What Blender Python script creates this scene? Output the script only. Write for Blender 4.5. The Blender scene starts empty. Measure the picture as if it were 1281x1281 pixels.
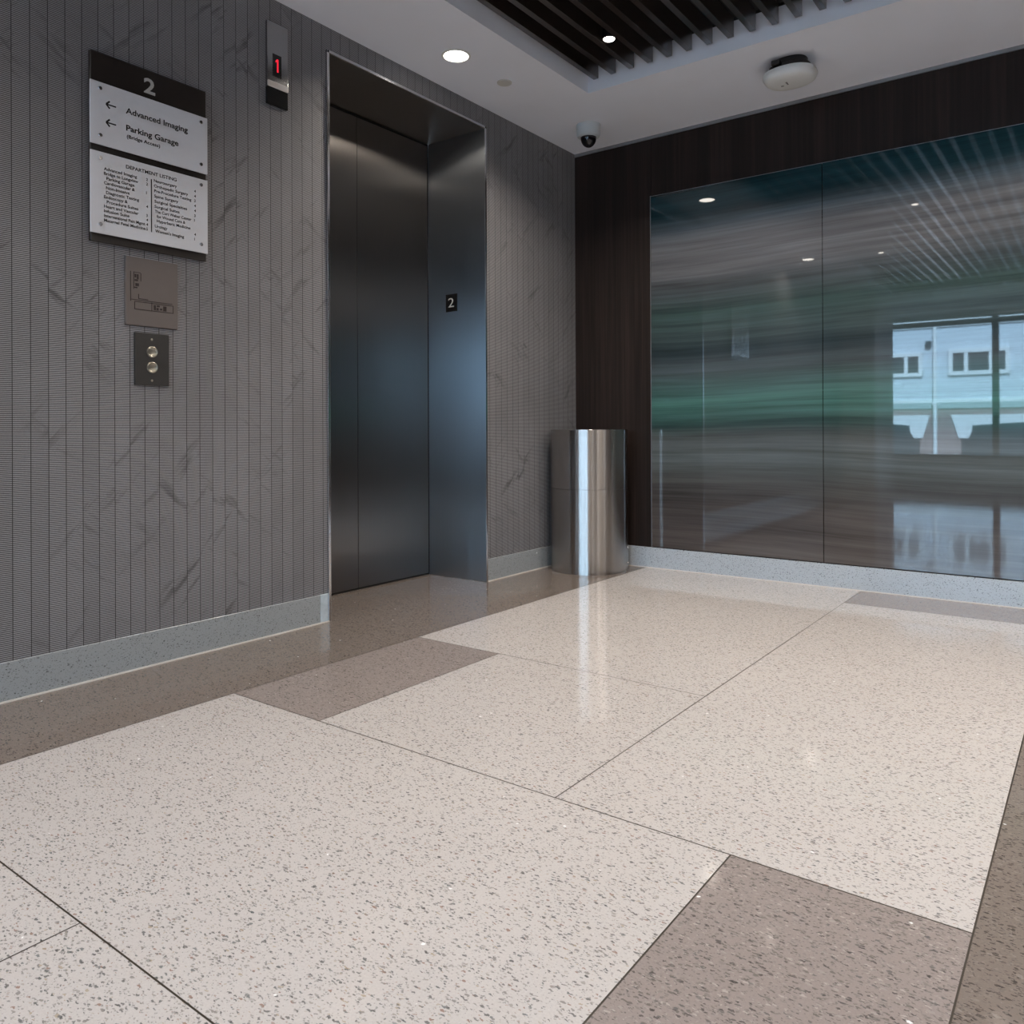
import bpy, bmesh, math, random
from mathutils import Vector, Matrix
random.seed(4)
scene = bpy.context.scene
COL = scene.collection
PI = math.pi

# ---------------------------------------------------------------- materials
class N:
    """small node-graph helper"""
    def __init__(s, name):
        s.m = bpy.data.materials.new(name); s.m.use_nodes = True
        s.t = s.m.node_tree; s.t.nodes.clear()
        s.out = s.t.nodes.new('ShaderNodeOutputMaterial')
    def n(s, typ, ins=None, **kw):
        nd = s.t.nodes.new(typ)
        for k, v in kw.items(): setattr(nd, k, v)
        for k, v in (ins or {}).items(): s.set(nd, k, v)
        return nd
    def set(s, nd, k, v):
        sock = nd.inputs[k]
        if isinstance(v, bpy.types.NodeSocket): s.t.links.new(v, sock)
        elif isinstance(v, bpy.types.Node): s.t.links.new(v.outputs[0], sock)
        else: sock.default_value = v
    def math(s, op, a, b=0.0, c=0.0, clamp=False):
        nd = s.n('ShaderNodeMath', {0: a, 1: b, 2: c}, operation=op, use_clamp=clamp); return nd.outputs[0]
    def mix(s, f, a, b, mode='MIX'):
        nd = s.n('ShaderNodeMix', data_type='RGBA', blend_type=mode)
        s.set(nd, 0, f); s.set(nd, 6, a); s.set(nd, 7, b); return nd.outputs[2]
    def ramp(s, f, stops, interp='LINEAR'):
        nd = s.n('ShaderNodeValToRGB', {0: f}); r = nd.color_ramp; r.interpolation = interp
        while len(r.elements) < len(stops): r.elements.new(0.5)
        for e, (p, c) in zip(r.elements, stops): e.position = p; e.color = c
        return nd.outputs[0]
    def obj(s): return s.n('ShaderNodeTexCoord').outputs['Object']
    def xyz(s, v):
        nd = s.n('ShaderNodeSeparateXYZ', {0: v}); return nd.outputs
    def comb(s, x, y, z): return s.n('ShaderNodeCombineXYZ', {0: x, 1: y, 2: z}).outputs[0]
    def noise(s, v, scale, detail=2.0, rough=.5, dim='3D'):
        nd = s.n('ShaderNodeTexNoise', {'Vector': v, 'Scale': scale, 'Detail': detail, 'Roughness': rough}, noise_dimensions=dim)
        return nd.outputs[0]
    def mapv(s, v, scale=(1, 1, 1), rot=(0, 0, 0), loc=(0, 0, 0)):
        return s.n('ShaderNodeMapping', {'Vector': v, 'Location': loc, 'Rotation': rot, 'Scale': scale}).outputs[0]
    def bsdf(s, **kw):
        b = s.n('ShaderNodeBsdfPrincipled')
        for k, v in kw.items(): s.set(b, k.replace('_', ' '), v)
        s.t.links.new(b.outputs[0], s.out.inputs[0]); return b

def c3(r, g, b): return (r, g, b, 1.0)
def g(v): return (v, v, v, 1.0)

def simple(name, col, rough=.5, metal=0.0, var=.06, nscale=30, **kw):
    a = N(name)
    nz = a.noise(a.obj(), nscale, 3)
    f = a.math('MULTIPLY_ADD', nz, 2 * var, 1 - var)
    colr = a.mix(1.0, c3(*col), a.comb(f, f, f), 'MULTIPLY')
    a.bsdf(Base_Color=colr, Roughness=rough, Metallic=metal, **kw)
    return a.m

def steel(name, col=(.55, .55, .56), rough=.28, aniso=.8, grain='v'):
    """brushed steel; the UV map's U axis runs across the brushed grain"""
    a = N(name)
    uv = a.n('ShaderNodeUVMap', uv_map='grain').outputs[0]
    v = a.mapv(uv, (420, 2.0, 1))
    nz = a.noise(v, 1.0, 3, .6, '2D')
    big = a.noise(a.obj(), 1.6, 2)
    f = a.math('MULTIPLY_ADD', nz, .10, .95)
    f2 = a.math('MULTIPLY', f, a.math('MULTIPLY_ADD', big, .16, .92))
    colr = a.mix(1.0, c3(*col), a.comb(f2, f2, f2), 'MULTIPLY')
    r = a.math('MULTIPLY_ADD', big, .04, rough - .02)
    tg = a.n('ShaderNodeTangent', direction_type='UV_MAP', uv_map='grain').outputs[0]
    a.bsdf(Base_Color=colr, Metallic=1.0, Roughness=r, Anisotropic=aniso, Tangent=tg)
    return a.m

def terrazzo(name, base, chips, amount=1.0, rough=.1, scale=1.0, plane='xy', coarse=1.0, wear=.05, ior=1.5, dl=0.0):
    a = N(name)
    o = a.obj(); s = a.xyz(o)
    p = {'xy': a.comb(s[0], s[1], 0.0), 'yz': a.comb(s[1], s[2], 0.0), 'xz': a.comb(s[0], s[2], 0.0)}[plane]
    w = a.n('ShaderNodeTexNoise', {'Vector': p, 'Scale': 160.0, 'Detail': 2.0}, noise_dimensions='2D').outputs[1]
    wob = a.n('ShaderNodeVectorMath', {0: w, 1: (.5, .5, .5)}, operation='SUBTRACT').outputs[0]
    wob = a.n('ShaderNodeVectorMath', {0: wob, 'Scale': .006}, operation='SCALE').outputs[0]
    p2 = a.n('ShaderNodeVectorMath', {0: p, 1: wob}, operation='ADD').outputs[0]
    big = a.noise(p, 2.2, 3)
    fine = a.noise(p, 260 * scale, 2)
    f = a.math('ADD', a.math('MULTIPLY_ADD', big, 2 * wear, 1 - wear), a.math('MULTIPLY_ADD', fine, .22, -.11))
    col = a.mix(1.0, c3(*base), a.comb(f, f, f), 'MULTIPLY')
    layers = [(0.2, 160, 2.4, .70), (1.25, 145, 2.2, .70), (2.3, 180, 2.4, .68), (.8, 290, 1.6, .58), (1.9, 95, 2.0, .89)]
    for i, (rot, sc, st, lim) in enumerate(layers):
        v = a.mapv(p2, (sc * scale / st, sc * scale, 1), (0, 0, rot), (i * 3.7, i * 1.3, 0))
        vo = a.n('ShaderNodeTexVoronoi', {'Vector': v, 'Scale': 1.0, 'Randomness': 1.0}, voronoi_dimensions='2D', feature='F1')
        cs = a.n('ShaderNodeSeparateColor', {0: vo.outputs['Color']}).outputs
        thr = a.math('MULTIPLY', a.math('SUBTRACT', cs[0], lim + dl), (1.05 * coarse if i < 4 else 1.9))
        m = a.math('MULTIPLY', a.math('SUBTRACT', thr, vo.outputs['Distance']), 14.0, clamp=True)
        m = a.math('MULTIPLY', m, amount * (.9 if i < 3 else .62), clamp=True)
        cc = a.ramp(cs[1], chips, 'CONSTANT')
        col = a.mix(m, col, cc)
    # sparse shell flecks, very light
    vo = a.n('ShaderNodeTexVoronoi', {'Vector': a.mapv(p2, (26, 30, 1)), 'Scale': 1.0}, voronoi_dimensions='2D')
    cs = a.n('ShaderNodeSeparateColor', {0: vo.outputs['Color']}).outputs
    m = a.math('MULTIPLY', a.math('SUBTRACT', a.math('MULTIPLY', a.math('SUBTRACT', cs[2], .975), 5.0), vo.outputs['Distance']), 20.0, clamp=True)
    col = a.mix(m, col, g(.86))
    a.bsdf(Base_Color=col, Roughness=rough, IOR=ior)
    return a.m

CH_LIGHT = [(0, c3(.20, .19, .18)), (.25, c3(.085, .085, .085)), (.45, c3(.30, .28, .26)), (.62, c3(.055, .06, .065)), (.74, c3(.24, .13, .09)), (.82, c3(.10, .12, .12)), (.93, c3(.36, .30, .22))]
CH_MID = [(0, c3(.12, .11, .10)), (.25, c3(.045, .043, .042)), (.45, c3(.20, .18, .17)), (.62, c3(.34, .31, .29)), (.74, c3(.10, .10, .10)), (.88, c3(.42, .38, .35))]
CH_DARK = [(0, c3(.05, .045, .04)), (.3, c3(.16, .14, .125)), (.5, c3(.03, .028, .026)), (.7, c3(.22, .19, .17)), (.86, c3(.26, .23, .21))]
M = {}
M['ter_light'] = terrazzo('terrazzo_light', (.525, .497, .487), CH_LIGHT, .82, .08, dl=-.035)
M['ter_mid'] = terrazzo('terrazzo_mid', (.285, .245, .232), CH_MID, .78, .08, 1.1, dl=-.09)
M['ter_dark'] = terrazzo('terrazzo_dark', (.195, .163, .145), CH_DARK, .8, .08, 1.1, dl=-.10)
CH_BASE = [(0, c3(.16, .17, .18)), (.3, c3(.07, .075, .08)), (.55, c3(.22, .23, .24)), (.75, c3(.05, .052, .056))]
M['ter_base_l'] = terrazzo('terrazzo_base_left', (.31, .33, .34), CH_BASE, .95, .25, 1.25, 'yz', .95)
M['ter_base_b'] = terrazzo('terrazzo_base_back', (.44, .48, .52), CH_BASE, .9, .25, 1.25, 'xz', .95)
M['brass'] = simple('divider_strip', (.045, .036, .028), .5, .2, .5, 3.0)
M['caulk'] = simple('caulk_white', (.62, .58, .54), .6)
M['cap'] = simple('base_end_cap', (.46, .53, .58), .25, 0, .25, 40)
M['white'] = simple('ceiling_paint', (.76, .79, .87), .75, 0, .02, 6)
M['white_wall'] = simple('wall_paint', (.72, .70, .68), .7, 0, .02, 6)
M['plenum'] = simple('plenum_black', (.012, .012, .013), .9)
M['slat'] = simple('slat_walnut', (.022, .015, .0125), .35, 0, .3, 12, Coat_Weight=1.0, Coat_Roughness=.18, Coat_IOR=1.9)
M['reveal'] = simple('reveal_grey', (.24, .25, .27), .35, .4)
M['steel_door'] = steel('steel_door', (.235, .220, .208), .31, 1.0)
M['steel_jamb'] = steel('steel_jamb', (.40, .425, .455), .30, 1.0)
M['steel_plate'] = steel('steel_plate', (.36, .36, .37), .19, 1.0)
M['steel_bin'] = steel('steel_bin', (.43, .405, .385), .25, .98)
M['chrome'] = simple('polished_steel', (.68, .68, .70), .15, 1.0)
M['highlight_band'] = simple('satin_highlight', (.80, .74, .71), .45, .6)
M['black'] = simple('black_plastic', (.008, .008, .009), .25)
M['gap'] = simple('shaft_dark', (.004, .004, .004), .9)
M['dkplate'] = simple('dark_bronze_plate', (.085, .083, .082), .38, .75, .1)
M['btn'] = simple('button_steel', (.36, .34, .29), .38, 1.0)
M['taupe'] = simple('taupe_plaque', (.135, .114, .107), .55, 0, .05)
M['taupe_ink'] = simple('plaque_ink', (.026, .016, .015), .6)
M['signboard'] = simple('sign_board', (.022, .017, .015), .35, 0, .2)
M['acrylic'] = simple('white_acrylic', (.66, .67, .71), .18, 0, .02)
M['ink'] = simple('sign_ink', (.015, .015, .017), .5)
M['numeral'] = simple('sign_numeral', (.50, .49, .47), .45)
M['plastic_w'] = simple('white_plastic', (.66, .67, .66), .4, 0, .03)
M['plastic_g'] = simple('grey_plastic', (.48, .52, .54), .4, 0, .03)
M['mark'] = simple('grey_mark', (.22, .22, .22), .5)
M['coverw'] = simple('cover_plate', (.56, .55, .52), .5, 0, .03)
M['alum'] = simple('window_aluminium', (.055, .06, .065), .35, .5)

def emis(name, col, s):
    a = N(name); e = a.n('ShaderNodeEmission', {0: c3(*col), 1: s}); a.t.links.new(e.outputs[0], a.out.inputs[0]); return a.m
M['lens'] = emis('downlight_lens', (1, .93, .84), 14)
M['led_red'] = emis('indicator_red', (1, .03, .06), .95)

def wood():
    a = N('walnut_panel')
    o = a.obj()
    v = a.mapv(o, (55, 55, 1.1))
    n1 = a.noise(v, 1.0, 4, .6)
    n2 = a.noise(a.mapv(o, (9, 9, .5)), 1.0, 2)
    f = a.math('MULTIPLY_ADD', n1, .6, a.math('MULTIPLY', n2, .4))
    col = a.ramp(f, [(.32, c3(.010, .0066, .0058)), (.5, c3(.019, .0128, .011)), (.68, c3(.033, .0215, .018))])
    a.bsdf(Base_Color=col, Roughness=.55, IOR=1.28)
    return a.m
M['wood'] = wood()

PITCH, SEAM, SEAM0 = .0059, .05222, -3.2255
def stone():
    a = N('ribbed_stone_tile')
    o = a.obj(); s = a.xyz(o)
    rib = a.math('FRACT', a.math('DIVIDE', s[2], PITCH))
    tri = a.math('ABSOLUTE', a.math('MULTIPLY_ADD', rib, 2.0, -1.0))     # 0 mid, 1 groove
    groove = a.math('MULTIPLY', a.math('SUBTRACT', tri, .36), 3.0, clamp=True)
    q = a.math('DIVIDE', a.math('SUBTRACT', s[1], SEAM0), SEAM)
    fr = a.math('FRACT', a.math('ADD', q, .5))
    sd = a.math('ABSOLUTE', a.math('SUBTRACT', fr, .5))                   # 0 at the seam
    seam = a.math('SUBTRACT', 1.0, a.math('MULTIPLY', a.math('SUBTRACT', sd, .014), 60.0, clamp=True))
    col_id = a.math('FLOOR', a.math('ADD', q, 0.0))
    wn = a.n('ShaderNodeTexWhiteNoise', {'W': col_id}, noise_dimensions='1D').outputs[0]
    # veins: dark brushed strokes running diagonally
    jit = a.math('MULTIPLY', wn, .05)
    vv = a.comb(0.0, s[1], a.math('ADD', s[2], jit))
    v1 = a.noise(a.mapv(a.n('ShaderNodeVectorRotate', {0: vv, 'Angle': .62}, rotation_type='X_AXIS').outputs[0], (1, 1.5, 10.0)), 1.9, 5, .62)
    v2 = a.noise(a.mapv(a.n('ShaderNodeVectorRotate', {0: vv, 'Angle': -.8}, rotation_type='X_AXIS').outputs[0], (1, 1.3, 11.0), (0, 0, 0), (0, 4, 2)), 1.9, 5, .62)
    big = a.noise(vv, 2.6, 3, .6)
    ve1 = a.math('MULTIPLY', a.math('SUBTRACT', v1, .59), 9.0, clamp=True)
    ve2 = a.math('MULTIPLY', a.math('SUBTRACT', v2, .585), 9.0, clamp=True)
    ve = a.math('MULTIPLY', a.math('MAXIMUM', ve1, ve2), a.math('MULTIPLY', a.math('SUBTRACT', big, .40), 5.0, clamp=True))
    fine = a.noise(o, 170, 3, .6)
    f = a.math('MULTIPLY', a.math('MULTIPLY_ADD', big, .5, .75), a.math('MULTIPLY_ADD', fine, .5, .75))
    f = a.math('MULTIPLY', f, a.math('MULTIPLY_ADD', wn, .10, .95))
    f = a.math('MULTIPLY', f, a.math('SUBTRACT', 1.0, a.math('MULTIPLY', ve, .56)))
    f = a.math('MULTIPLY', f, a.math('SUBTRACT', 1.0, a.math('MULTIPLY', groove, .88)))  # groove shade painted into the stone colour
    f = a.math('MULTIPLY', f, a.math('SUBTRACT', 1.0, a.math('MULTIPLY', seam, .88)))
    col = a.mix(1.0, c3(.305, .302, .318), a.comb(f, f, f), 'MULTIPLY')
    hgt = a.math('SUBTRACT', a.math('SUBTRACT', 1.0, a.math('MULTIPLY', tri, tri)), seam)
    bump = a.n('ShaderNodeBump', {'Height': hgt, 'Distance': .0011, 'Strength': .35}).outputs[0]
    a.bsdf(Base_Color=col, Roughness=.6, Normal=bump)
    return a.m
M['stone'] = stone()

def mural():
    a = N('printed_art_glass')
    s = a.xyz(a.obj())
    wob = a.noise(a.comb(a.math('MULTIPLY', s[0], .45), 0.0, a.math('MULTIPLY', s[2], .5)), 1.0, 1)
    zz = a.math('MULTIPLY_ADD', a.math('SUBTRACT', wob, .5), .20, s[2])
    t = a.math('DIVIDE', a.math('SUBTRACT', zz, .12), 2.08, clamp=True)
    stops = [(0.0, c3(.060, .052, .050)), (.12, c3(.052, .046, .044)), (.19, c3(.046, .047, .046)), (.25, c3(.072, .086, .088)),
             (.31, c3(.066, .076, .078)), (.345, c3(.026, .052, .050)), (.40, c3(.050, .125, .110)), (.45, c3(.046, .090, .086)), (.50, c3(.048, .062, .068)),
             (.55, c3(.022, .033, .038)), (.60, c3(.040, .060, .062)), (.66, c3(.034, .058, .056)), (.72, c3(.055, .066, .072)), (.775, c3(.105, .108, .116)),
             (.85, c3(.125, .128, .138)), (.90, c3(.058, .076, .090)), (.94, c3(.012, .033, .042)), (1.0, c3(.010, .034, .042))]
    base = a.ramp(t, stops)
    st = a.noise(a.comb(a.math('MULTIPLY', s[0], .5), 0.0, a.math('MULTIPLY', zz, 17.0)), 1.0, 5, .65)
    st2 = a.noise(a.comb(a.math('MULTIPLY', s[0], .9), 7.0, a.math('MULTIPLY', zz, 80.0)), 1.0, 3, .6)
    f = a.math('ADD', a.math('MULTIPLY', a.math('SUBTRACT', st, .5), 2.4), a.math('MULTIPLY', a.math('SUBTRACT', st2, .5), .7))
    f = a.math('MAXIMUM', a.math('ADD', f, 1.2), .3)
    col = a.mix(1.0, base, a.comb(f, f, f), 'MULTIPLY')
    hl = a.math('MULTIPLY', a.math('SUBTRACT', a.noise(a.comb(a.math('MULTIPLY', s[0], .7), 3.0, a.math('MULTIPLY', zz, 38.0)), 1.0, 2), .69), 5.0, clamp=True)
    col = a.mix(a.math('MULTIPLY', hl, .4), col, c3(.20, .22, .23))
    a.bsdf(Base_Color=col, Roughness=.018, IOR=1.66)
    return a.m
M['mural'] = mural()

def glass_pane():
    a = N('clear_window_glass')
    tr = a.n('ShaderNodeBsdfTransparent', {0: c3(.86, .95, .98)})
    gl = a.n('ShaderNodeBsdfGlossy', {0: g(1), 1: .01})
    fr = a.n('ShaderNodeFresnel', {0: 1.45})
    mx = a.n('ShaderNodeMixShader', {0: fr.outputs[0], 1: tr.outputs[0], 2: gl.outputs[0]})
    a.t.links.new(mx.outputs[0], a.out.inputs[0]); return a.m
M['pane'] = glass_pane()
M['dome'] = simple('smoked_dome', (.006, .006, .008), .06, 0, .02, IOR=1.5)

def siding():
    a = N('clapboard_siding')
    s = a.xyz(a.obj())
    fr = a.math('FRACT', a.math('DIVIDE', s[2], .125))
    sh = a.math('SUBTRACT', 1.0, a.math('MULTIPLY', a.math('SUBTRACT', fr, .80), 4.0, clamp=True))
    f = a.math('MULTIPLY_ADD', sh, .36, .64)
    a.bsdf(Base_Color=a.mix(1.0, c3(.66, .72, .78), a.comb(f, f, f), 'MULTIPLY'), Roughness=.6); return a.m
M['siding'] = siding()
def brick():
    a = N('brick_wall')
    s = a.xyz(a.obj())
    b = a.n('ShaderNodeTexBrick', {'Vector': a.comb(s[0], s[2], 0.0), 'Color1': c3(.30, .20, .19), 'Color2': c3(.36, .26, .25), 'Mortar': c3(.42, .38, .36), 'Scale': 4.0})
    a.bsdf(Base_Color=b.outputs[0], Roughness=.8); return a.m
M['brick'] = brick()
M['trimw'] = simple('house_trim', (.82, .84, .85), .5)
M['hgrey'] = simple('house_band', (.42, .50, .50), .6)
M['hglass'] = simple('house_window_glass', (.05, .06, .07), .1)
M['hdark'] = simple('garage_shadow', (.035, .05, .06), .8)
M['asphalt'] = simple('asphalt', (.16, .16, .165), .9)

# ---------------------------------------------------------------- mesh helpers
def link(o, parent=None):
    COL.objects.link(o)
    if parent: o.parent = parent
    return o
def finish(name, bm, mats, parent=None, smooth=False, loc=None):
    bmesh.ops.recalc_face_normals(bm, faces=bm.faces[:])
    me = bpy.data.meshes.new(name); bm.to_mesh(me); bm.free()
    for m in (mats if isinstance(mats, (list, tuple)) else [mats]): me.materials.append(m)
    if smooth:
        for p in me.polygons: p.use_smooth = True
        try: me.set_sharp_from_angle(angle=math.radians(38))
        except Exception: pass
    o = bpy.data.objects.new(name, me); link(o, parent)
    if loc: o.location = loc
    return o
def box(bm, x0, x1, y0, y1, z0, z1, mi=0, bev=0.0, seg=2):
    r = bmesh.ops.create_cube(bm, size=1.0)
    vs = r['verts']
    for v in vs:
        v.co = Vector(((x0 + x1) / 2 + v.co.x * (x1 - x0), (y0 + y1) / 2 + v.co.y * (y1 - y0), (z0 + z1) / 2 + v.co.z * (z1 - z0)))
    fs = {f for v in vs for f in v.link_faces}
    for f in fs: f.material_index = mi
    if bev > 0:
        es = {e for v in vs for e in v.link_edges}
        bmesh.ops.bevel(bm, geom=list(es), offset=bev, segments=seg, affect='EDGES', profile=.5)
def lathe(bm, prof, n=48, mi=0, axis='z', cx=0, cy=0, cz=0):
    """revolve (radius, height) pairs; axis z or x"""
    rings = []
    for r, h in prof:
        ring = []
        for i in range(n):
            a = 2 * PI * i / n
            p = (cx + r * math.cos(a), cy + r * math.sin(a), cz + h) if axis == 'z' else \
                ((cx + h, cy + r * math.cos(a), cz + r * math.sin(a)) if axis == 'x' else (cx + r * math.sin(a), cy + h, cz + r * math.cos(a)))
            ring.append(bm.verts.new(p))
        rings.append(ring)
    for a, b in zip(rings, rings[1:]):
        for i in range(n):
            f = bm.faces.new((a[i], a[(i + 1) % n], b[(i + 1) % n], b[i])); f.material_index = mi
    for ring in (rings[0], rings[-1]):
        f = bm.faces.new(ring); f.material_index = mi
def poly(bm, pts, mi=0):
    f = bm.faces.new([bm.verts.new(p) for p in pts]); f.material_index = mi; return f
def grain_uv(o, u, v):
    """UV map in metres: U along vector u, V along vector v"""
    me = o.data; uvl = me.uv_layers.new(name='grain')
    u = Vector(u); v = Vector(v)
    for l in me.loops:
        co = me.vertices[l.vertex_index].co
        uvl.data[l.index].uv = (co.dot(u), co.dot(v))
def grain_uv_round(o):
    """vertical U for a drum whose grain runs around it"""
    me = o.data; uvl = me.uv_layers.new(name='grain')
    for p in me.polygons:
        c = p.center; a0 = math.atan2(c.y, c.x)
        for li in p.loop_indices:
            co = me.vertices[me.loops[li].vertex_index].co
            a = math.atan2(co.y, co.x)
            while a - a0 > PI: a -= 2 * PI
            while a - a0 < -PI: a += 2 * PI
            uvl.data[li].uv = (co.z, a * .226)
def struct(o): o['kind'] = 'structure'; return o
def tag(o, label, cat, group=None):
    o['label'] = label; o['category'] = cat
    if group: o['group'] = group
    return o
def empty(name, loc, label=None, cat=None, group=None):
    o = bpy.data.objects.new(name, None); o.location = loc; o.empty_display_size = .1; COL.objects.link(o)
    if label: tag(o, label, cat, group)
    return o
def relbm(bm, loc):
    bmesh.ops.translate(bm, verts=bm.verts[:], vec=-Vector(loc)); return bm
def part(name, bm, mats, parent, smooth=False):
    """bm is in world coordinates; make it local to the unrotated parent chain"""
    base = Vector((0, 0, 0)); p = parent
    while p is not None: base += p.location; p = p.parent
    return finish(name, relbm(bm, base), mats, parent, smooth)

def text_mesh(bm, body, h, ox, oy, oz, width=None, mi=0, align='L', depth=.0008, right=(0, 1, 0), up=(0, 0, 1), bold=0.0):
    """lettering of cap height h starting at (ox,oy,oz)"""
    cu = bpy.data.curves.new('txt', 'FONT'); cu.body = body; cu.size = 1.0; cu.offset = bold; cu.resolution_u = 3
    ob = bpy.data.objects.new('txt', cu); COL.objects.link(ob)
    me = bpy.data.meshes.new_from_object(ob)
    bpy.data.objects.remove(ob); bpy.data.curves.remove(cu)
    xs = [v.co.x for v in me.vertices]; x0, x1 = min(xs), max(xs)
    k = h / .729
    kx = width / (x1 - x0) if width else k
    R = Vector(right); U = Vector(up); D = R.cross(U)
    off = {'L': 0, 'C': -(x1 - x0) * kx / 2, 'R': -(x1 - x0) * kx}[align]
    nv = [bm.verts.new(Vector((ox, oy, oz)) + R * ((v.co.x - x0) * kx + off) + U * (v.co.y * k) + D * depth) for v in me.vertices]
    for p in me.polygons:
        try:
            f = bm.faces.new([nv[i] for i in p.vertices]); f.material_index = mi
        except ValueError: pass
    bpy.data.meshes.remove(me)

# ---------------------------------------------------------------- room data
CZ = 2.5505                       # ceiling height
XR, YF = 6.5, -9.55               # right wall, window wall
Y1, Y2 = -.92, -1.987             # elevator opening (right, left)
DH, DX = 2.437, -.404             # opening height, door plane
GX, GY = .545, -.737              # ceiling cove corner

# floor ------------------------------------------------------------------
def build_floor():
    bm = bmesh.new(); J = .0016
    def r(x0, x1, y0, y1, mi): poly(bm, [(x0 + J, y0 + J, 0), (x1 - J, y0 + J, 0), (x1 - J, y1 - J, 0), (x0 + J, y1 - J, 0)], mi)
    L, D, Mi = 0, 2, 1
    r(-.45, .49, YF, .03, D)
    ys = [-9.6, -8.631, -7.791, -6.96, -6.15, -5.31, -4.471, -3.631]
    # rows near the corner
    r(.49, .893, -2.791, -1.96, Mi); r(.893, 1.69, -2.791, -1.96, L)
    r(.49, 1.69, -1.96, .03, L)
    r(1.69, 2.5, -2.791, -.345, L); r(1.69, 2.5, -.345, .03, Mi)
    r(.49, 2.094, -3.631, -2.791, L); r(2.094, 2.5, -3.631, -2.791, Mi)
    r(.49, 1.30, -4.471, -3.631, L); r(1.30, 2.5, -4.471, -3.631, L)
    for i, (a, b) in enumerate(zip(ys[:-1], ys[1:-1])):
        if i % 2: r(.49, 1.69, a, b, L); r(1.69, 2.5, a, b, L)
        else: r(.49, .893, a, b, Mi); r(.893, 2.5, a, b, L)
    r(2.5, 2.99, YF, .03, D)
    yy = [-9.6, -7.79, -5.31, -2.791, .03]
    for a, b in zip(yy[:-1], yy[1:]):
        r(2.99, 4.6, a, b, L); r(4.6, 6.0, a, b, L); r(6.0, XR, a, b, D)
    poly(bm, [(-.45, YF, -.0006), (XR, YF, -.0006), (XR, .03, -.0006), (-.45, .03, -.0006)], 3)
    o = finish('floor', bm, [M['ter_light'], M['ter_mid'], M['ter_dark'], M['brass']])
    struct(o)
    for p in o.data.polygons:
        if p.normal.z < 0: p.flip()
build_floor()

# walls ------------------------------------------------------------------
bm = bmesh.new()
ya, yb = Y2 - .015, Y1 + .015
box(bm, -.42, 0, -6.35, ya, 0, 2.65); box(bm, -.42, 0, yb, .02, 0, 2.65); box(bm, -.42, 0, ya, yb, DH + .015, 2.65)
struct(finish('wall_left', bm, M['stone']))
bm = bmesh.new(); box(bm, -.7, .396, -7.42, -6.35, 0, 2.65)
struct(finish('wall_column', bm, M['white_wall']))
bm = bmesh.new(); box(bm, -.85, -.7, YF, -6.5, 0, 2.65)
struct(finish('wall_alcove', bm, M['white_wall']))
bm = bmesh.new()
box(bm, -.45, .5275, .0, .06, 0, 2.5305)                                # full-height left panel
box(bm, .5305, XR, .0, .06, 2.1935, 2.5305)                             # band above the glass
box(bm, 2.4945, XR, .0, .06, 0, 2.191)                                  # panels past the glass
box(bm, -.45, XR, .018, .07, 0, 2.65)                                    # backing seen in the joints
struct(finish('wall_back', bm, M['wood']))
bm = bmesh.new(); box(bm, XR, XR + .1, YF, .06, 0, 2.65)
struct(finish('wall_right', bm, M['wood']))
# reveal between wood and ceiling
bm = bmesh.new(); box(bm, 0, XR, -.004, .02, 2.5325, CZ + .02)
struct(finish('trim_1', bm, M['reveal']))
# slim metal edge around the glass
bm = bmesh.new(); box(bm, .5275, .5305, -.0125, .02, .122, 2.1935); box(bm, .5305, 2.4945, -.006, .02, 2.1905, 2.1935)
struct(finish('trim_2', bm, M['reveal']))

# window wall -----------------------------------------------------------------
WX0, WX1, WZ0, WZ1 = -.15, 4.95, .36, 2.55
bm = bmesh.new()
box(bm, -.85, XR, YF - .2, YF, 0, WZ0); box(bm, WX1, XR, YF - .2, YF, WZ0, 2.65); box(bm, -.85, WX0, YF - .2, YF, WZ0, 2.65)
box(bm, WX0, WX1, YF - .2, YF, WZ1, 2.65)
struct(finish('wall_front', bm, M['white_wall']))
win = struct(empty('window_1', (WX0, YF - .1, WZ0)))
bm = bmesh.new()
box(bm, WX0, WX1, YF - .13, YF - .05, WZ0, WZ0 + .05); box(bm, WX0, WX1, YF - .13, YF - .05, WZ1 - .05, WZ1); box(bm, WX0, WX1, YF - .13, YF - .05, 2.40, 2.475)
mx = [WX0, 1.335, 3.14, WX1 - .09]
for x in mx: box(bm, x, x + .09, YF - .135, YF - .045, WZ0, WZ1)
part('window_frame', bm, M['alum'], win)
for a, b in zip([x + .09 for x in mx], mx[1:]):
    bm = bmesh.new(); poly(bm, [(a, YF - .09, WZ0 + .05), (b, YF - .09, WZ0 + .05), (b, YF - .09, WZ1 - .05), (a, YF - .09, WZ1 - .05)])
    part('window_pane', bm, M['pane'], win)

# ceiling -------------------------------------------------------------------
bm = bmesh.new()
CX1, CY1, CT = 4.46, -6.8, 2.699
def cq(x0, x1, y0, y1, z, mi=0): poly(bm, [(x0, y0, z), (x1, y0, z), (x1, y1, z), (x0, y1, z)], mi)
cq(-.85, GX, YF, .02, CZ); cq(GX, XR, GY, .02, CZ); cq(CX1, XR, YF, GY, CZ); cq(GX, CX1, YF, CY1, CZ)
for (x0, y0, x1, y1) in ((GX, CY1, GX, GY), (GX, GY, CX1, GY), (CX1, GY, CX1, CY1), (CX1, CY1, GX, CY1)):
    poly(bm, [(x0, y0, CZ), (x1, y1, CZ), (x1, y1, 2.685), (x0, y0, 2.685)], 0)
    poly(bm, [(x0, y0, 2.685), (x1, y1, 2.685), (x1, y1, CT), (x0, y0, CT)], 1)
cq(GX, CX1, CY1, GY, CT, 1)
struct(finish('ceiling', bm, [M['white'], M['plenum']]))

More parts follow.
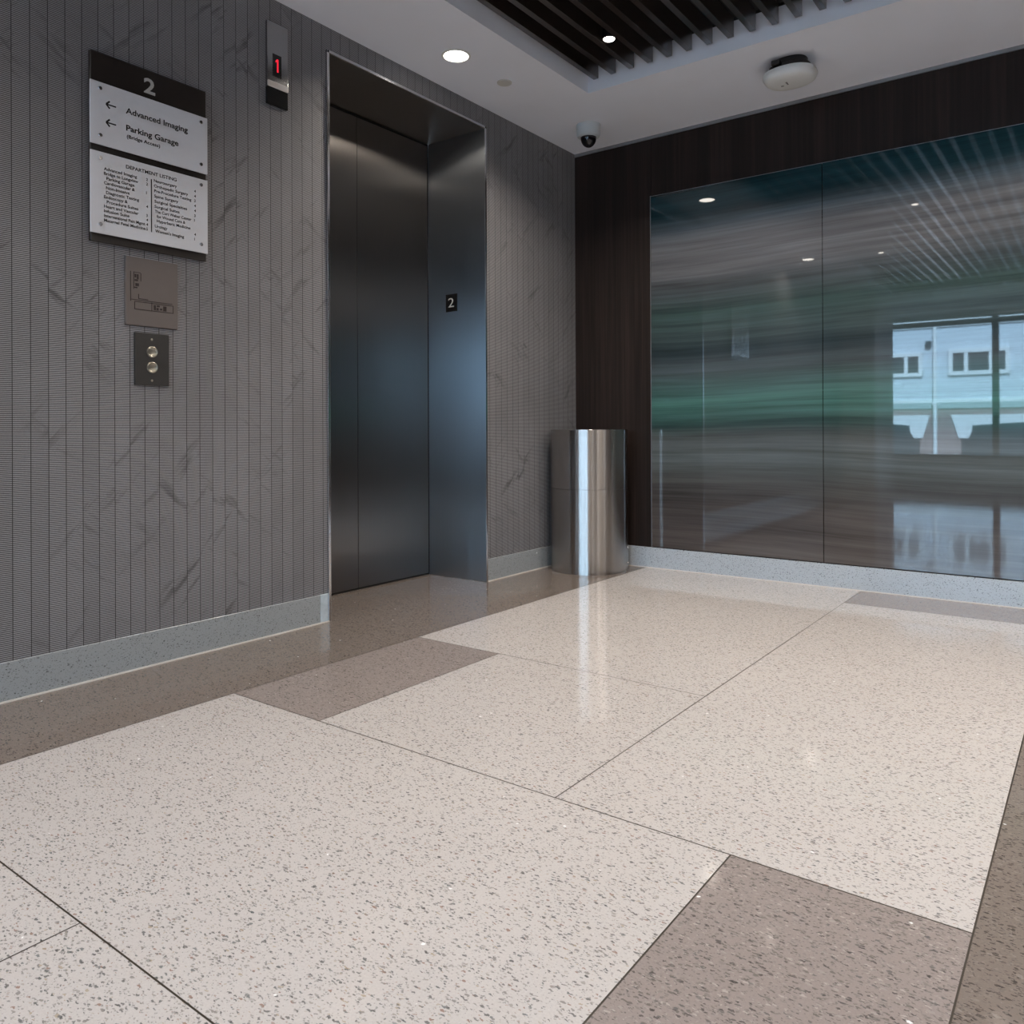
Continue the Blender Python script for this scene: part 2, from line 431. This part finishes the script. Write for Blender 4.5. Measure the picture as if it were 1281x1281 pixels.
# baseboards ------------------------------------------------------------------
def baseboard(name, x0, x1, y0, y1, mat, caulk):
    bm = bmesh.new(); box(bm, x0, x1, y0, y1, 0, .121, 0, .0012, 1)
    box(bm, *caulk, 0, .005, 1)
    return struct(finish(name, bm, [mat, M['caulk']]))
baseboard('baseboard_left', -.02, .005, -6.35, -2.045, M['ter_base_l'], (-.02, .009, -6.35, -2.0))
baseboard('baseboard_left', -.02, .005, Y1 + .016, -.003, M['ter_base_l'], (-.02, .009, Y1 + .016, -.003))
baseboard('baseboard_back', .006, XR, -.012, .0, M['ter_base_b'], (.006, XR, -.0145, 0))
bm = bmesh.new(); box(bm, -.02, .006, -2.045, Y2 - .016, 0.005, .122, 0, .002, 2)
struct(finish('trim_3', bm, M['cap']))

# elevator --------------------------------------------------------------------
el = empty('elevator_entrance', (DX, (Y1 + Y2) / 2, 0), 'brushed steel elevator doors set deep in a steel portal in the ribbed stone wall', 'elevator')
YM = (Y1 + Y2) / 2 - .003
for a, b in ((Y2 + .006, YM - .0015), (YM + .0015, Y1 - .008)):
    bm = bmesh.new(); box(bm, DX - .03, DX, a, b, .010, DH - .010, 0, .0015, 1)
    o = part('door_panel', bm, M['steel_door'], el); grain_uv(o, (0, 1, 0), (0, 0, 1))
bm = bmesh.new(); box(bm, DX - .06, DX - .034, Y2 - .012, Y1 + .012, 0, DH + .012)
for q in ((Y2, Y2 + .0055, 0, DH), (Y1 - .0075, Y1, 0, DH), (YM - .0013, YM + .0013, 0, DH), (Y2, Y1, DH - .0095, DH), (Y2, Y1, .0005, .0095)): box(bm, DX - .04, DX - .002, *q)  # near-black strips put the shade of the door gaps into colour
part('door_gap_shade', bm, M['gap'], el)
for s, y, nm in ((1, Y1, 'r'), (-1, Y2, 'l')):
    bm = bmesh.new()
    ya, yb = (y, y + .012) if s > 0 else (y - .012, y)
    box(bm, DX, .008, ya, yb, 0.0005, DH + .012, 0, .001, 1)
    o = part('jamb', bm, M['steel_jamb'], el); grain_uv(o, (1, 1, 0), (0, 0, 1))
    bm = bmesh.new(); box(bm, -.004, .0085, *((y + .0005, y + .0145) if s > 0 else (y - .0145, y - .0005)), 0.0005, DH + .0145, 0, .002, 2)
    part('edge_trim', bm, M['chrome'], el)
bm = bmesh.new(); box(bm, DX - .02, .008, Y2, Y1, DH, DH + .012, 0, .001, 1)
o = part('head', bm, M['steel_door'], el); grain_uv(o, (0, 1, 0), (1, 0, 0))
bm = bmesh.new(); box(bm, -.004, .0085, Y2 - .0145, Y1 + .0145, DH + .0005, DH + .0145, 0, .002, 2)
part('edge_trim', bm, M['chrome'], el)

# number plate on the right jamb
np_ = empty('floor_number_plate', (-.231, Y1, 1.521), 'small black plate with a white numeral 2 on the right elevator jamb', 'number plate')
bm = bmesh.new(); box(bm, -.2725, -.190, Y1 - .003, Y1 + .0005, 1.474, 1.572, 0, .001, 1)
part('plate', bm, M['black'], np_)
bm = bmesh.new(); text_mesh(bm, '2', .054, -.2535, Y1 - .0032, 1.499, .042, right=(1, 0, 0), depth=.0006)
part('numeral', bm, M['numeral'], np_)

# hall lantern -----------------------------------------------------------------
la = empty('elevator_lantern', (0, -2.257, 2.287), 'tall narrow steel floor indicator showing a red 1 beside the elevator', 'floor indicator')
bm = bmesh.new(); box(bm, -.002, .012, -2.307, -2.207, 2.188, 2.451, 0, .0015, 2)
o = part('faceplate', bm, M['steel_plate'], la); grain_uv(o, (0, 1, 0), (0, 0, 1))
bm = bmesh.new(); box(bm, -.002, .011, -2.307, -2.207, 2.121, 2.1885, 0, .0015, 2)  # black block put in for the dark reflection on the lantern
part('dark_reflection', bm, M['black'], la)
bm = bmesh.new(); box(bm, .008, .017, -2.3068, -2.2072, 2.190, 2.214, 0, .004, 3)  # pale bar stands in for the highlight across the plate
part('highlight_band', bm, M['highlight_band'], la)
bm = bmesh.new(); box(bm, .0115, .0135, -2.282, -2.240, 2.236, 2.326, 0, .0008, 1)
scr = part('display', bm, M['black'], la)
bm = bmesh.new(); box(bm, .0135, .0143, -2.2625, -2.2555, 2.256, 2.308); poly(bm, [(.0142, -2.2625, 2.308), (.0142, -2.2625, 2.298), (.0142, -2.270, 2.292), (.0142, -2.270, 2.299)])
part('red_digit', bm, M['led_red'], scr)

# directory sign ---------------------------------------------------------------
sg = empty('directory_sign', (0, -2.783, 1.761), 'wall directory sign with dark header and two white panels', 'sign')
bm = bmesh.new(); box(bm, -.002, .014, -2.996, -2.579, 1.444, 2.069, 0, .001, 1)
bd = part('backing_board', bm, M['signboard'], sg)
bm = bmesh.new(); text_mesh(bm, '2', .053, .0142, -2.816, 1.990, .041, depth=.0015, bold=.025)
part('floor_numeral', bm, M['numeral'], bd)
XP = .0275
def sign_panel(z0, z1):
    bm = bmesh.new(); box(bm, XP - .006, XP, -3.003, -2.581, z0, z1, 0, .001, 2)
    p = part('sign_panel', bm, M['acrylic'], sg)
    for y in (-2.972, -2.609):
        for z in (z0 + .03, z1 - .022):
            bm = bmesh.new(); lathe(bm, [(.005, -.018), (.0065, 0), (.0065, .004), (.0055, .005)], 20, 0, 'x', XP, y, z)
            part('standoff', bm, M['chrome'], p, True)
    return p
p1 = sign_panel(1.761, 1.967); p2 = sign_panel(1.469, 1.738)
for t, y, z, w, h in [('Advanced Imaging', -2.886, 1.891, .226, .0200), ('Parking Garage', -2.885, 1.833, .189, .0200), ('(Bridge Access)', -2.883, 1.808, .118, .0122)]:
    bm = bmesh.new(); text_mesh(bm, t, h, XP + .0002, y, z, w, bold=.022); part('lettering', bm, M['ink'], p1)
for z in (1.900, 1.840):
    bm = bmesh.new(); X = XP + .001
    box(bm, XP, X, -2.950, -2.919, z - .0021, z + .0021)
    for s in (-1, 1):
        a = Vector((X, -2.952, z)); d = Vector((0, .012, s * .012)); n = Vector((0, -s * .0016, .0016)) * 1.2
        poly(bm, [a - n, a + n, a + d + n, a + d - n])
    part('arrow', bm, M['ink'], p1)
bm = bmesh.new()
text_mesh(bm, 'DEPARTMENT LISTING', .0122, XP + .0002, -2.886, 1.705, .182, bold=.014)
part('heading', bm, M['ink'], p2); bm = bmesh.new()
LROWS = [('Advanced Imaging', -2.960, .112), ('Bridge to Longview', -2.960, .116), ('Parking Garage', -2.952, .095), ('Cardiovascular &', -2.960, .104), ('Non-Invasive', -2.953, .079),
         ('Diagnostic Testing', -2.953, .112), ('Endoscopy &', -2.960, .079), ('Procedure Suites', -2.951, .107), ('Heart and Vascular', -2.960, .117), ('Infusion Suite', -2.960, .085),
         ('Interventional Pain Mgmt', -2.959, .139), ('Maternal Fetal Medicine', -2.960, .141)]
for i, (t, y, w) in enumerate(LROWS): text_mesh(bm, t, .0104, XP + .0002, y, 1.680 - i * .01545, w, bold=.016)
part('lettering', bm, M['ink'], p2); bm = bmesh.new()
for z, d in [(1.680, '2'), (1.6645, '2'), (1.634, '1'), (1.587, '4'), (1.556, '3'), (1.541, '4'), (1.5255, '4'), (1.510, '5')]:
    bm = bmesh.new(); text_mesh(bm, d, .0098, XP + .0002, -2.816, z, bold=.016); part('floor_number', bm, M['ink'], p2)
bm = bmesh.new()
RROWS = [('Neurosurgery', -2.788, 1.683, .085), ('Orthopedic Surgery', -2.788, 1.665, .128), ('Pre-Procedure Testing', -2.787, 1.648, .140), ('Spine Surgery', -2.787, 1.630, .089),
         ('Surgical Specialties', -2.786, 1.612, .122), ('Surgical Suites', -2.786, 1.594, .093), ('The Curt Weber Center', -2.785, 1.577, .138), ('for Wound Care &', -2.778, 1.561, .107),
         ('Hyperbaric Medicine', -2.778, 1.545, .127), ('Urology', -2.785, 1.526, .046), ("Women's Imaging", -2.784, 1.509, .108)]
for t, y, z, w in RROWS: text_mesh(bm, t, .0104, XP + .0002, y, z, w, bold=.016)
part('lettering', bm, M['ink'], p2); bm = bmesh.new()
for z, d in [(1.683, '4'), (1.665, '4'), (1.648, '2'), (1.630, '4'), (1.612, '4'), (1.594, '3'), (1.577, '1'), (1.526, '4'), (1.509, '1')]:
    bm = bmesh.new(); text_mesh(bm, d, .0098, XP + .0002, -2.636, z, bold=.016); part('floor_number', bm, M['ink'], p2)
bm = bmesh.new()
box(bm, XP, XP + .001, -2.7985, -2.7955, 1.507, 1.690)
part('divider_rule', bm, M['ink'], p2)

# evacuation plaque ---------------------------------------------------------------
pl = empty('map_plaque', (0, -2.784, 1.298), 'taupe wall plaque with an engraved floor plan, below the directory sign', 'plaque')
bm = bmesh.new(); box(bm, -.002, .010, -2.879, -2.689, 1.181, 1.416, 0, .003, 2)
part('plate', bm, M['taupe'], pl)
bm = bmesh.new()
def ln(y0, y1, z0, z1): box(bm, .0098, .0106, min(y0, y1), max(y0, y1), min(z0, z1), max(z0, z1))
T = .0022
ln(-2.863, -2.863 + T, 1.263, 1.365); ln(-2.863, -2.711, 1.268, 1.268 + T); ln(-2.835, -2.835 + T, 1.273, 1.290); ln(-2.835, -2.800, 1.273, 1.273 + T)
ln(-2.849, -2.849 + T, 1.237, 1.261); ln(-2.849, -2.709, 1.236, 1.236 + T); ln(-2.709, -2.709 + T, 1.236, 1.264); ln(-2.849, -2.709, 1.262, 1.262 + T); ln(-2.788, -2.788 + T, 1.237, 1.266)
ln(-2.852, -2.852 + T, 1.305, 1.364); ln(-2.852, -2.827, 1.362, 1.362 + T); ln(-2.827, -2.827 + T, 1.334, 1.362)
for y0, y1, z0, z1 in [(-2.848, -2.842, 1.345, 1.357), (-2.840, -2.834, 1.340, 1.357), (-2.848, -2.836, 1.333, 1.339), (-2.845, -2.833, 1.316, 1.326), (-2.849, -2.838, 1.309, 1.313),
                       (-2.780, -2.772, 1.241, 1.258), (-2.770, -2.762, 1.241, 1.250), (-2.769, -2.758, 1.253, 1.259), (-2.745, -2.733, 1.241, 1.258), (-2.757, -2.749, 1.243, 1.249)]: ln(y0, y1, z0, z1)
part('floor_plan', bm, M['taupe_ink'], pl)

# call buttons -----------------------------------------------------------------------
cb = empty('call_button_panel', (0, -2.784, 1.068), 'dark metal elevator call panel with two round steel buttons', 'call button panel')
bm = bmesh.new(); box(bm, -.002, .008, -2.846, -2.722, .977, 1.159, 0, .0012, 2)
part('faceplate', bm, M['dkplate'], cb)
for z in (1.094, 1.040):
    bm = bmesh.new(); lathe(bm, [(.0195, -.001), (.0195, .004), (.0165, .0055), (.015, .0035), (.008, .0015), (.001, .001)], 32, 0, 'x', .008, -2.786, z)
    part('button', bm, M['btn'], cb, True)
for z in (1.137, .994):
    bm = bmesh.new(); lathe(bm, [(.0042, -.001), (.0042, .0006), (.003, .0014), (.0005, .0016)], 16, 0, 'x', .008, -2.786, z)
    part('screw', bm, M['btn'], cb, True)

# trash can -----------------------------------------------------------------------------
BX, BY, BR, BH = .243, -.243, .225, .8175
tc = empty('trash_can', (BX, BY, 0), 'tall cylindrical brushed stainless steel trash can standing in the corner', 'trash can')
bm = bmesh.new()
lathe(bm, [(BR - .006, .0), (BR - .006, .012), (BR, .0125), (BR, .478), (BR - .004, .4785)], 128, 0, 'z', BX, BY)
o = part('body', bm, M['steel_bin'], tc, True); grain_uv_round(o)
bm = bmesh.new()
lathe(bm, [(BR - .004, .479), (BR, .4795), (BR, BH - .002), (BR - .002, BH), (BR - .012, BH), (BR - .014, BH - .002), (BR - .014, .56), (.01, .55)], 128, 0, 'z', BX, BY)
o = part('sleeve', bm, M['steel_bin'], tc, True); grain_uv_round(o)
th = math.atan2(-4.267 - BY, 2.673 - BX) + 1.38
for z in (.135, .045):
    bm = bmesh.new(); r = bmesh.ops.create_uvsphere(bm, u_segments=12, v_segments=8, radius=.006)
    bmesh.ops.translate(bm, verts=r['verts'], vec=(BX + BR * math.cos(th), BY + BR * math.sin(th), z))
    part('rivet', bm, M['chrome'], tc, True)

# art glass panels ------------------------------------------------------------------------
for x0, x1, lab in ((.5315, 1.5075, 'left panel of the blurred green and grey art glass, edged by dark wood'),
                    (1.5105, 2.4935, 'right panel of the blurred art glass, mirroring the window and house outside')):
    bm = bmesh.new(); box(bm, x0, x1, -.0105, .004, .1265, 2.1895, 0, .0012, 2)
    o = finish('art_glass_panel', bm, M['mural']); tag(o, lab, 'art glass panel', 'art glass panels on the back wall')

# ceiling pieces --------------------------------------------------------------------------
sl = empty('slat_ceiling', (GX, GY, 2.60), 'dark walnut slat baffles hung in the recessed ceiling opening', 'slat ceiling')
k = 0; x = .589
proto = None
while x < CX1 - .05:
    if proto is None:
        bm = bmesh.new(); box(bm, x, x + .029, CY1 + .02, -.757, 2.601, 2.690, 0, .001, 1)
        proto = part('slat', bm, M['slat'], sl)
        s0 = x
    else:
        c = proto.copy(); COL.objects.link(c); c.parent = sl; c.location = (x - s0, 0, 0)
    x += .1016

WARM = (1.0, .89, .77)
NEUT = (.96, .97, 1.0)
def lamp(x, y, z, power, size=.09, spread=2.6, col=WARM):
    l = bpy.data.lights.new('downlight_or_fill', 'AREA'); l.shape = 'DISK'; l.size = size; l.energy = power; l.color = col; l.spread = spread
    o = bpy.data.objects.new('downlight_or_fill', l); o.location = (x, y, z); COL.objects.link(o); return o
def downlight(x, y, z, r, label, group, name='recessed_downlight', power=18, spread=2.5):
    t = empty(name, (x, y, z), label, 'downlight', group)
    bm = bmesh.new(); lathe(bm, [(r + .012, .001), (r + .012, -.002), (r + .002, -.005), (r, -.001), (r, .001)], 40, 0, 'z', x, y, z)
    part('trim_ring', bm, M['plastic_w'], t, True)
    bm = bmesh.new(); lathe(bm, [(r, .0005), (r, -.0015), (.01, -.003)], 40, 0, 'z', x, y, z)
    part('lens', bm, M['lens'], t, True)
    lamp(x, y, z - .008, power, r * 1.8, spread)
G1 = 'recessed round downlights along the plain ceiling'
downlight(.272, -1.462, CZ, .056, 'lit round downlight in the plain ceiling above the elevator', None, power=8.5)
downlight(.25, -4.10, CZ, .056, 'lit round downlight seen only mirrored in the art glass, lower reflection', None, power=8.5)
def slat_light(x, y, label, power=7):
    t = empty('slat_downlight', (x, y, 2.61), label, 'downlight')
    bm = bmesh.new(); lathe(bm, [(.030, .11), (.030, .0), (.026, -.004), (.025, .002)], 32, 0, 'z', x, y, 2.61)
    part('housing', bm, M['black'], t, True)
    bm = bmesh.new(); lathe(bm, [(.026, -.003), (.024, -.006), (.004, -.007)], 32, 0, 'z', x, y, 2.61)
    part('lens', bm, M['lens'], t, True)
    lamp(x, y, 2.598, power, .045, 2.35)
slat_light(.859, -1.072, 'small lit round downlight between the ceiling slats', 15)
slat_light(.859, -4.50, 'small lit slat downlight mirrored faintly in the art glass, lower of the two')
slat_light(1.469, -2.78, 'small lit slat downlight mirrored faintly in the art glass, upper of the two')
for x, y, p in ((3.05, -1.0, 24), (2.79, -1.9, 26), (2.18, -4.5, 18), (3.6, -1.6, 32), (3.6, -3.6, 28), (3.2, -5.6, 24), (1.6, -6.2, 22)):
    lamp(x, y, 2.59, p * .43, .6, 2.6, WARM if y > -2 else NEUT)  # added fill lamps without fixtures, brightening the lobby
lamp(2.18, -1.07, 2.598, 13, .045, 2.4); lamp(2.49, -2.78, 2.598, 4, .045, 2.3)
for x, y, p in ((5.4, -1.4, 60), (5.4, -3.6, 60), (5.2, -6.0, 50)):
    lamp(x, y, 2.54, p * .50, .5, 2.9, NEUT)  # more added fill over the unseen right side, no fittings

# sprinkler cover plate
bm = bmesh.new(); lathe(bm, [(.037, .0), (.037, -.004), (.035, -.006), (.002, -.0065)], 40, 0, 'z', 0, 0, 0)
o = finish('sprinkler_cover', bm, M['coverw'], None, True, (.279, -1.101, CZ)); tag(o, 'small round white sprinkler cover plate flush in the ceiling', 'sprinkler cover')

# security camera
sc = empty('security_camera', (.320, -.363, CZ), 'white dome security camera with black bubble, ceiling corner', 'security camera')
bm = bmesh.new(); X, Y = .320, -.363
lathe(bm, [(.070, 0), (.070, -.018), (.068, -.055), (.062, -.066), (.046, -.070), (.044, -.064)], 64, 0, 'z', X, Y, CZ)
part('housing', bm, M['plastic_g'], sc, True)
bm = bmesh.new(); lathe(bm, [(.045, -.062), (.045, -.070)] + [(.045 * math.cos(a), -.070 - .055 * math.sin(a)) for a in [i * PI / 2 / 12 for i in range(1, 12)]] + [(.0015, -.125)], 48, 0, 'z', X, Y, CZ)
part('dome', bm, M['dome'], sc, True)

# wireless access point: rounded superellipse puck; black mount paints in the shadow above it
ap = empty('access_point', (1.490, -.47, CZ), 'white oval wireless access point hanging under the ceiling near the slats', 'access point')
bm = bmesh.new()
def sup(a, b, z, n=72, e=2.35):
    out = []
    for i in range(n):
        t = 2 * PI * i / n; c, s = math.cos(t), math.sin(t)
        out.append(bm.verts.new((1.490 + a * abs(c) ** (2 / e) * (1 if c > 0 else -1), -.468 + b * abs(s) ** (2 / e) * (1 if s > 0 else -1), z)))
    return out
prof = [(.55, 2.4990), (.90, 2.4985), (.975, 2.494), (1.0, 2.485), (.985, 2.474), (.93, 2.462), (.82, 2.453), (.6, 2.4475), (.3, 2.446), (.02, 2.4455)]
rings = [sup(.122 * k, .108 * k, z) for k, z in prof]
for a, b in zip(rings, rings[1:]):
    for i in range(72): bm.faces.new((a[i], a[(i + 1) % 72], b[(i + 1) % 72], b[i]))
bm.faces.new(rings[0]); bm.faces.new(rings[-1])
part('shell', bm, M['plastic_w'], ap, True)
bm = bmesh.new(); rb = [sup(.096, .080, 2.497), sup(.094, .078, 2.522), sup(.08, .066, 2.530), sup(.08, .066, CZ)]
for a, b in zip(rb, rb[1:]):
    for i in range(72): bm.faces.new((a[i], a[(i + 1) % 72], b[(i + 1) % 72], b[i]))
bm.faces.new(rb[0]); bm.faces.new(rb[-1]); box(bm, 1.432, 1.470, -.562, -.53, 2.512, 2.536, 0, .003, 1)
part('bracket_shadow', bm, M['black'], ap)
for x, y, w, h in ((1.477, -.497, .007, .030), (1.447, -.470, .012, .012)):
    bm = bmesh.new(); box(bm, x, x + w, y, y + h, 2.4438, 2.4478, 0, .001, 1)
    part('marking', bm, M['mark'], ap)

# outside, seen mirrored in the glass -----------------------------------------------------
hs = empty('neighboring_house', (0, -22, -4), 'pale blue clapboard house with white trim, mirrored in the art glass', 'house')
HY = -22.0
bm = bmesh.new(); box(bm, -12, 14, HY - .3, HY, 1.56, 9.5); part('siding_wall', bm, M['siding'], hs)
bm = bmesh.new(); box(bm, -12, 14, HY - .3, HY, -4, 1.39); part('brick_wall', bm, M['brick'], hs)
bm = bmesh.new(); box(bm, -12, 14, HY - .3, HY + .04, 1.39, 1.56); part('belt_course', bm, M['hgrey'], hs)
bm = bmesh.new(); box(bm, -12, 14, HY, HY + .06, 3.78, 4.02); part('frieze_board', bm, M['trimw'], hs)
bm = bmesh.new(); box(bm, -12, 14, HY, HY + .05, 1.56, 1.66); part('skirt_board', bm, M['trimw'], hs)
bm = bmesh.new()
lathe(bm, [(.055, -4), (.055, 4.0)], 16, 0, 'z', -1.30, HY + .10); box(bm, -1.37, -1.23, HY, HY + .16, 1.5, 1.58)
part('downspout', bm, M['trimw'], hs, True)
def house_window(x0, x1, z0, z1, splits):
    bm = bmesh.new(); F = .11
    box(bm, x0, x1, HY, HY + .09, z0, z0 + F); box(bm, x0, x1, HY, HY + .09, z1 - F, z1); box(bm, x0, x0 + F, HY, HY + .085, z0 + .001, z1 - .001); box(bm, x1 - F, x1, HY, HY + .085, z0 + .001, z1 - .001)
    for s in splits: box(bm, s - .05, s + .05, HY, HY + .08, z0 + .001, z1 - .001)
    f = part('window', bm, M['trimw'], hs)
    bm = bmesh.new(); poly(bm, [(x0, HY + .03, z0), (x1, HY + .03, z0), (x1, HY + .03, z1), (x0, HY + .03, z1)])
    bmesh.ops.translate(bm, verts=bm.verts[:], vec=-(f.location + Vector((0, HY, -4))))
    finish('pane', bm, M['hglass'], f)
for x0, x1, z0, z1, sp in [(-3.2, -1.63, 2.35, 3.06, [-2.55, -2.08]), (-.95, .58, 2.35, 3.10, [-.50, .12]), (2.2, 3.7, 2.35, 3.10, [2.7, 3.2]), (-.9, .5, 5.0, 6.6, [-.2]), (-3.4, -2.0, 5.0, 6.6, [-2.7]), (2.2, 3.6, 5.0, 6.6, [2.9])]:
    house_window(x0, x1, z0, z1, sp)
bm = bmesh.new(); box(bm, -1.55, -1.40, HY, HY + .12, 3.20, 3.38, 0, .01, 1); part('wall_vent', bm, M['hdark'], hs)
for x0, x1 in ((-4.6, -1.72), (-.62, 3.4)):
    bm = bmesh.new(); box(bm, x0, x1, HY, HY + .05, .86, 1.20)
    for s, xx in ((1, x0), (-1, x1)):
        poly(bm, [(xx - s * .28, HY + .06, 1.20), (xx + s * .26, HY + .06, 1.20), (xx + s * .26, HY + .06, .72), (xx + s * .16, HY + .06, .52), (xx - s * .08, HY + .06, .52)])
    part('lintel', bm, M['trimw'], hs)
    bm = bmesh.new()
    pts = [(x0 + .0, -4), (x1, -4), (x1, .62), (x1 - .2, .78)] + [(x1 - .2 - (x1 - x0 - .4) * t, .88 + .10 * math.sin(PI * t)) for t in [i / 12 for i in range(13)]] + [(x0 + .2, .78), (x0, .62)]
    poly(bm, [(px, HY + .055, pz) for px, pz in pts])
    part('garage_opening', bm, M['hdark'], hs)
bm = bmesh.new(); poly(bm, [(-60, -60, -4), (60, -60, -4), (60, -9.8, -4), (-60, -9.8, -4)])
struct(finish('ground', bm, M['asphalt']))

# ---------------------------------------------------------------- light
w = bpy.data.worlds.new('World'); scene.world = w; w.use_nodes = True
nt = w.node_tree; nt.nodes.clear()
wo = nt.nodes.new('ShaderNodeOutputWorld'); bg = nt.nodes.new('ShaderNodeBackground')
sky = nt.nodes.new('ShaderNodeTexSky'); sky.sky_type = 'HOSEK_WILKIE'; sky.turbidity = 5.0; sky.ground_albedo = .3
sky.sun_direction = Vector((.3, .75, .6)).normalized()
mixn = nt.nodes.new('ShaderNodeMix'); mixn.data_type = 'RGBA'; mixn.inputs[0].default_value = .8
nt.links.new(sky.outputs[0], mixn.inputs[6]); mixn.inputs[7].default_value = (.62, .80, 1.0, 1)
nt.links.new(mixn.outputs[2], bg.inputs[0]); nt.links.new(bg.outputs[0], wo.inputs[0])
bg.inputs[1].default_value = 6.5
sun = bpy.data.lights.new('sun', 'SUN'); sun.energy = 33; sun.angle = .1; sun.color = (.58, .80, 1.0)
so = bpy.data.objects.new('sun', sun); COL.objects.link(so)
so.rotation_euler = Vector((-.25, -.8, -.6)).to_track_quat('-Z', 'Y').to_euler()
pt = bpy.data.lights.new('window_portal', 'AREA'); pt.shape = 'RECTANGLE'; pt.size = WX1 - WX0; pt.size_y = WZ1 - WZ0
pt.cycles.is_portal = True
po = bpy.data.objects.new('window_portal', pt); COL.objects.link(po)
po.location = ((WX0 + WX1) / 2, YF - .16, (WZ0 + WZ1) / 2); po.rotation_euler = (PI / 2, 0, 0)

# ---------------------------------------------------------------- camera
W = 1281.0
F, CX, CY, YAW, PIT, ROLL = 996.432, 643.417, 535.975, -.636815, .001641, -.004134
cy_, sy_ = math.cos(YAW), math.sin(YAW)
fwd = Vector((sy_ * math.cos(PIT), cy_ * math.cos(PIT), math.sin(PIT)))
rt = Vector((cy_, -sy_, 0)); up = rt.cross(fwd)
r_ = rt * math.cos(ROLL) + up * math.sin(ROLL); u_ = up * math.cos(ROLL) - rt * math.sin(ROLL)
cam = bpy.data.cameras.new('camera'); co = bpy.data.objects.new('camera', cam); COL.objects.link(co)
cam.sensor_width = 36; cam.lens = 36 * F / W
cam.shift_x = -(CX - W / 2) / W; cam.shift_y = (CY - W / 2) / W
cam.clip_start = .02
mw = Matrix((r_, u_, -fwd)).transposed().to_4x4(); mw.translation = Vector((2.673, -4.267, .818))
co.matrix_world = mw
scene.camera = co
scene.view_settings.view_transform = 'Standard'
scene.view_settings.look = 'None'
scene.view_settings.exposure = 0.0
scene.cycles.use_denoising = True
scene.cycles.use_adaptive_sampling = False
scene.cycles.max_bounces = 10
scene.cycles.diffuse_bounces = 5
scene.cycles.sample_clamp_indirect = 8.0
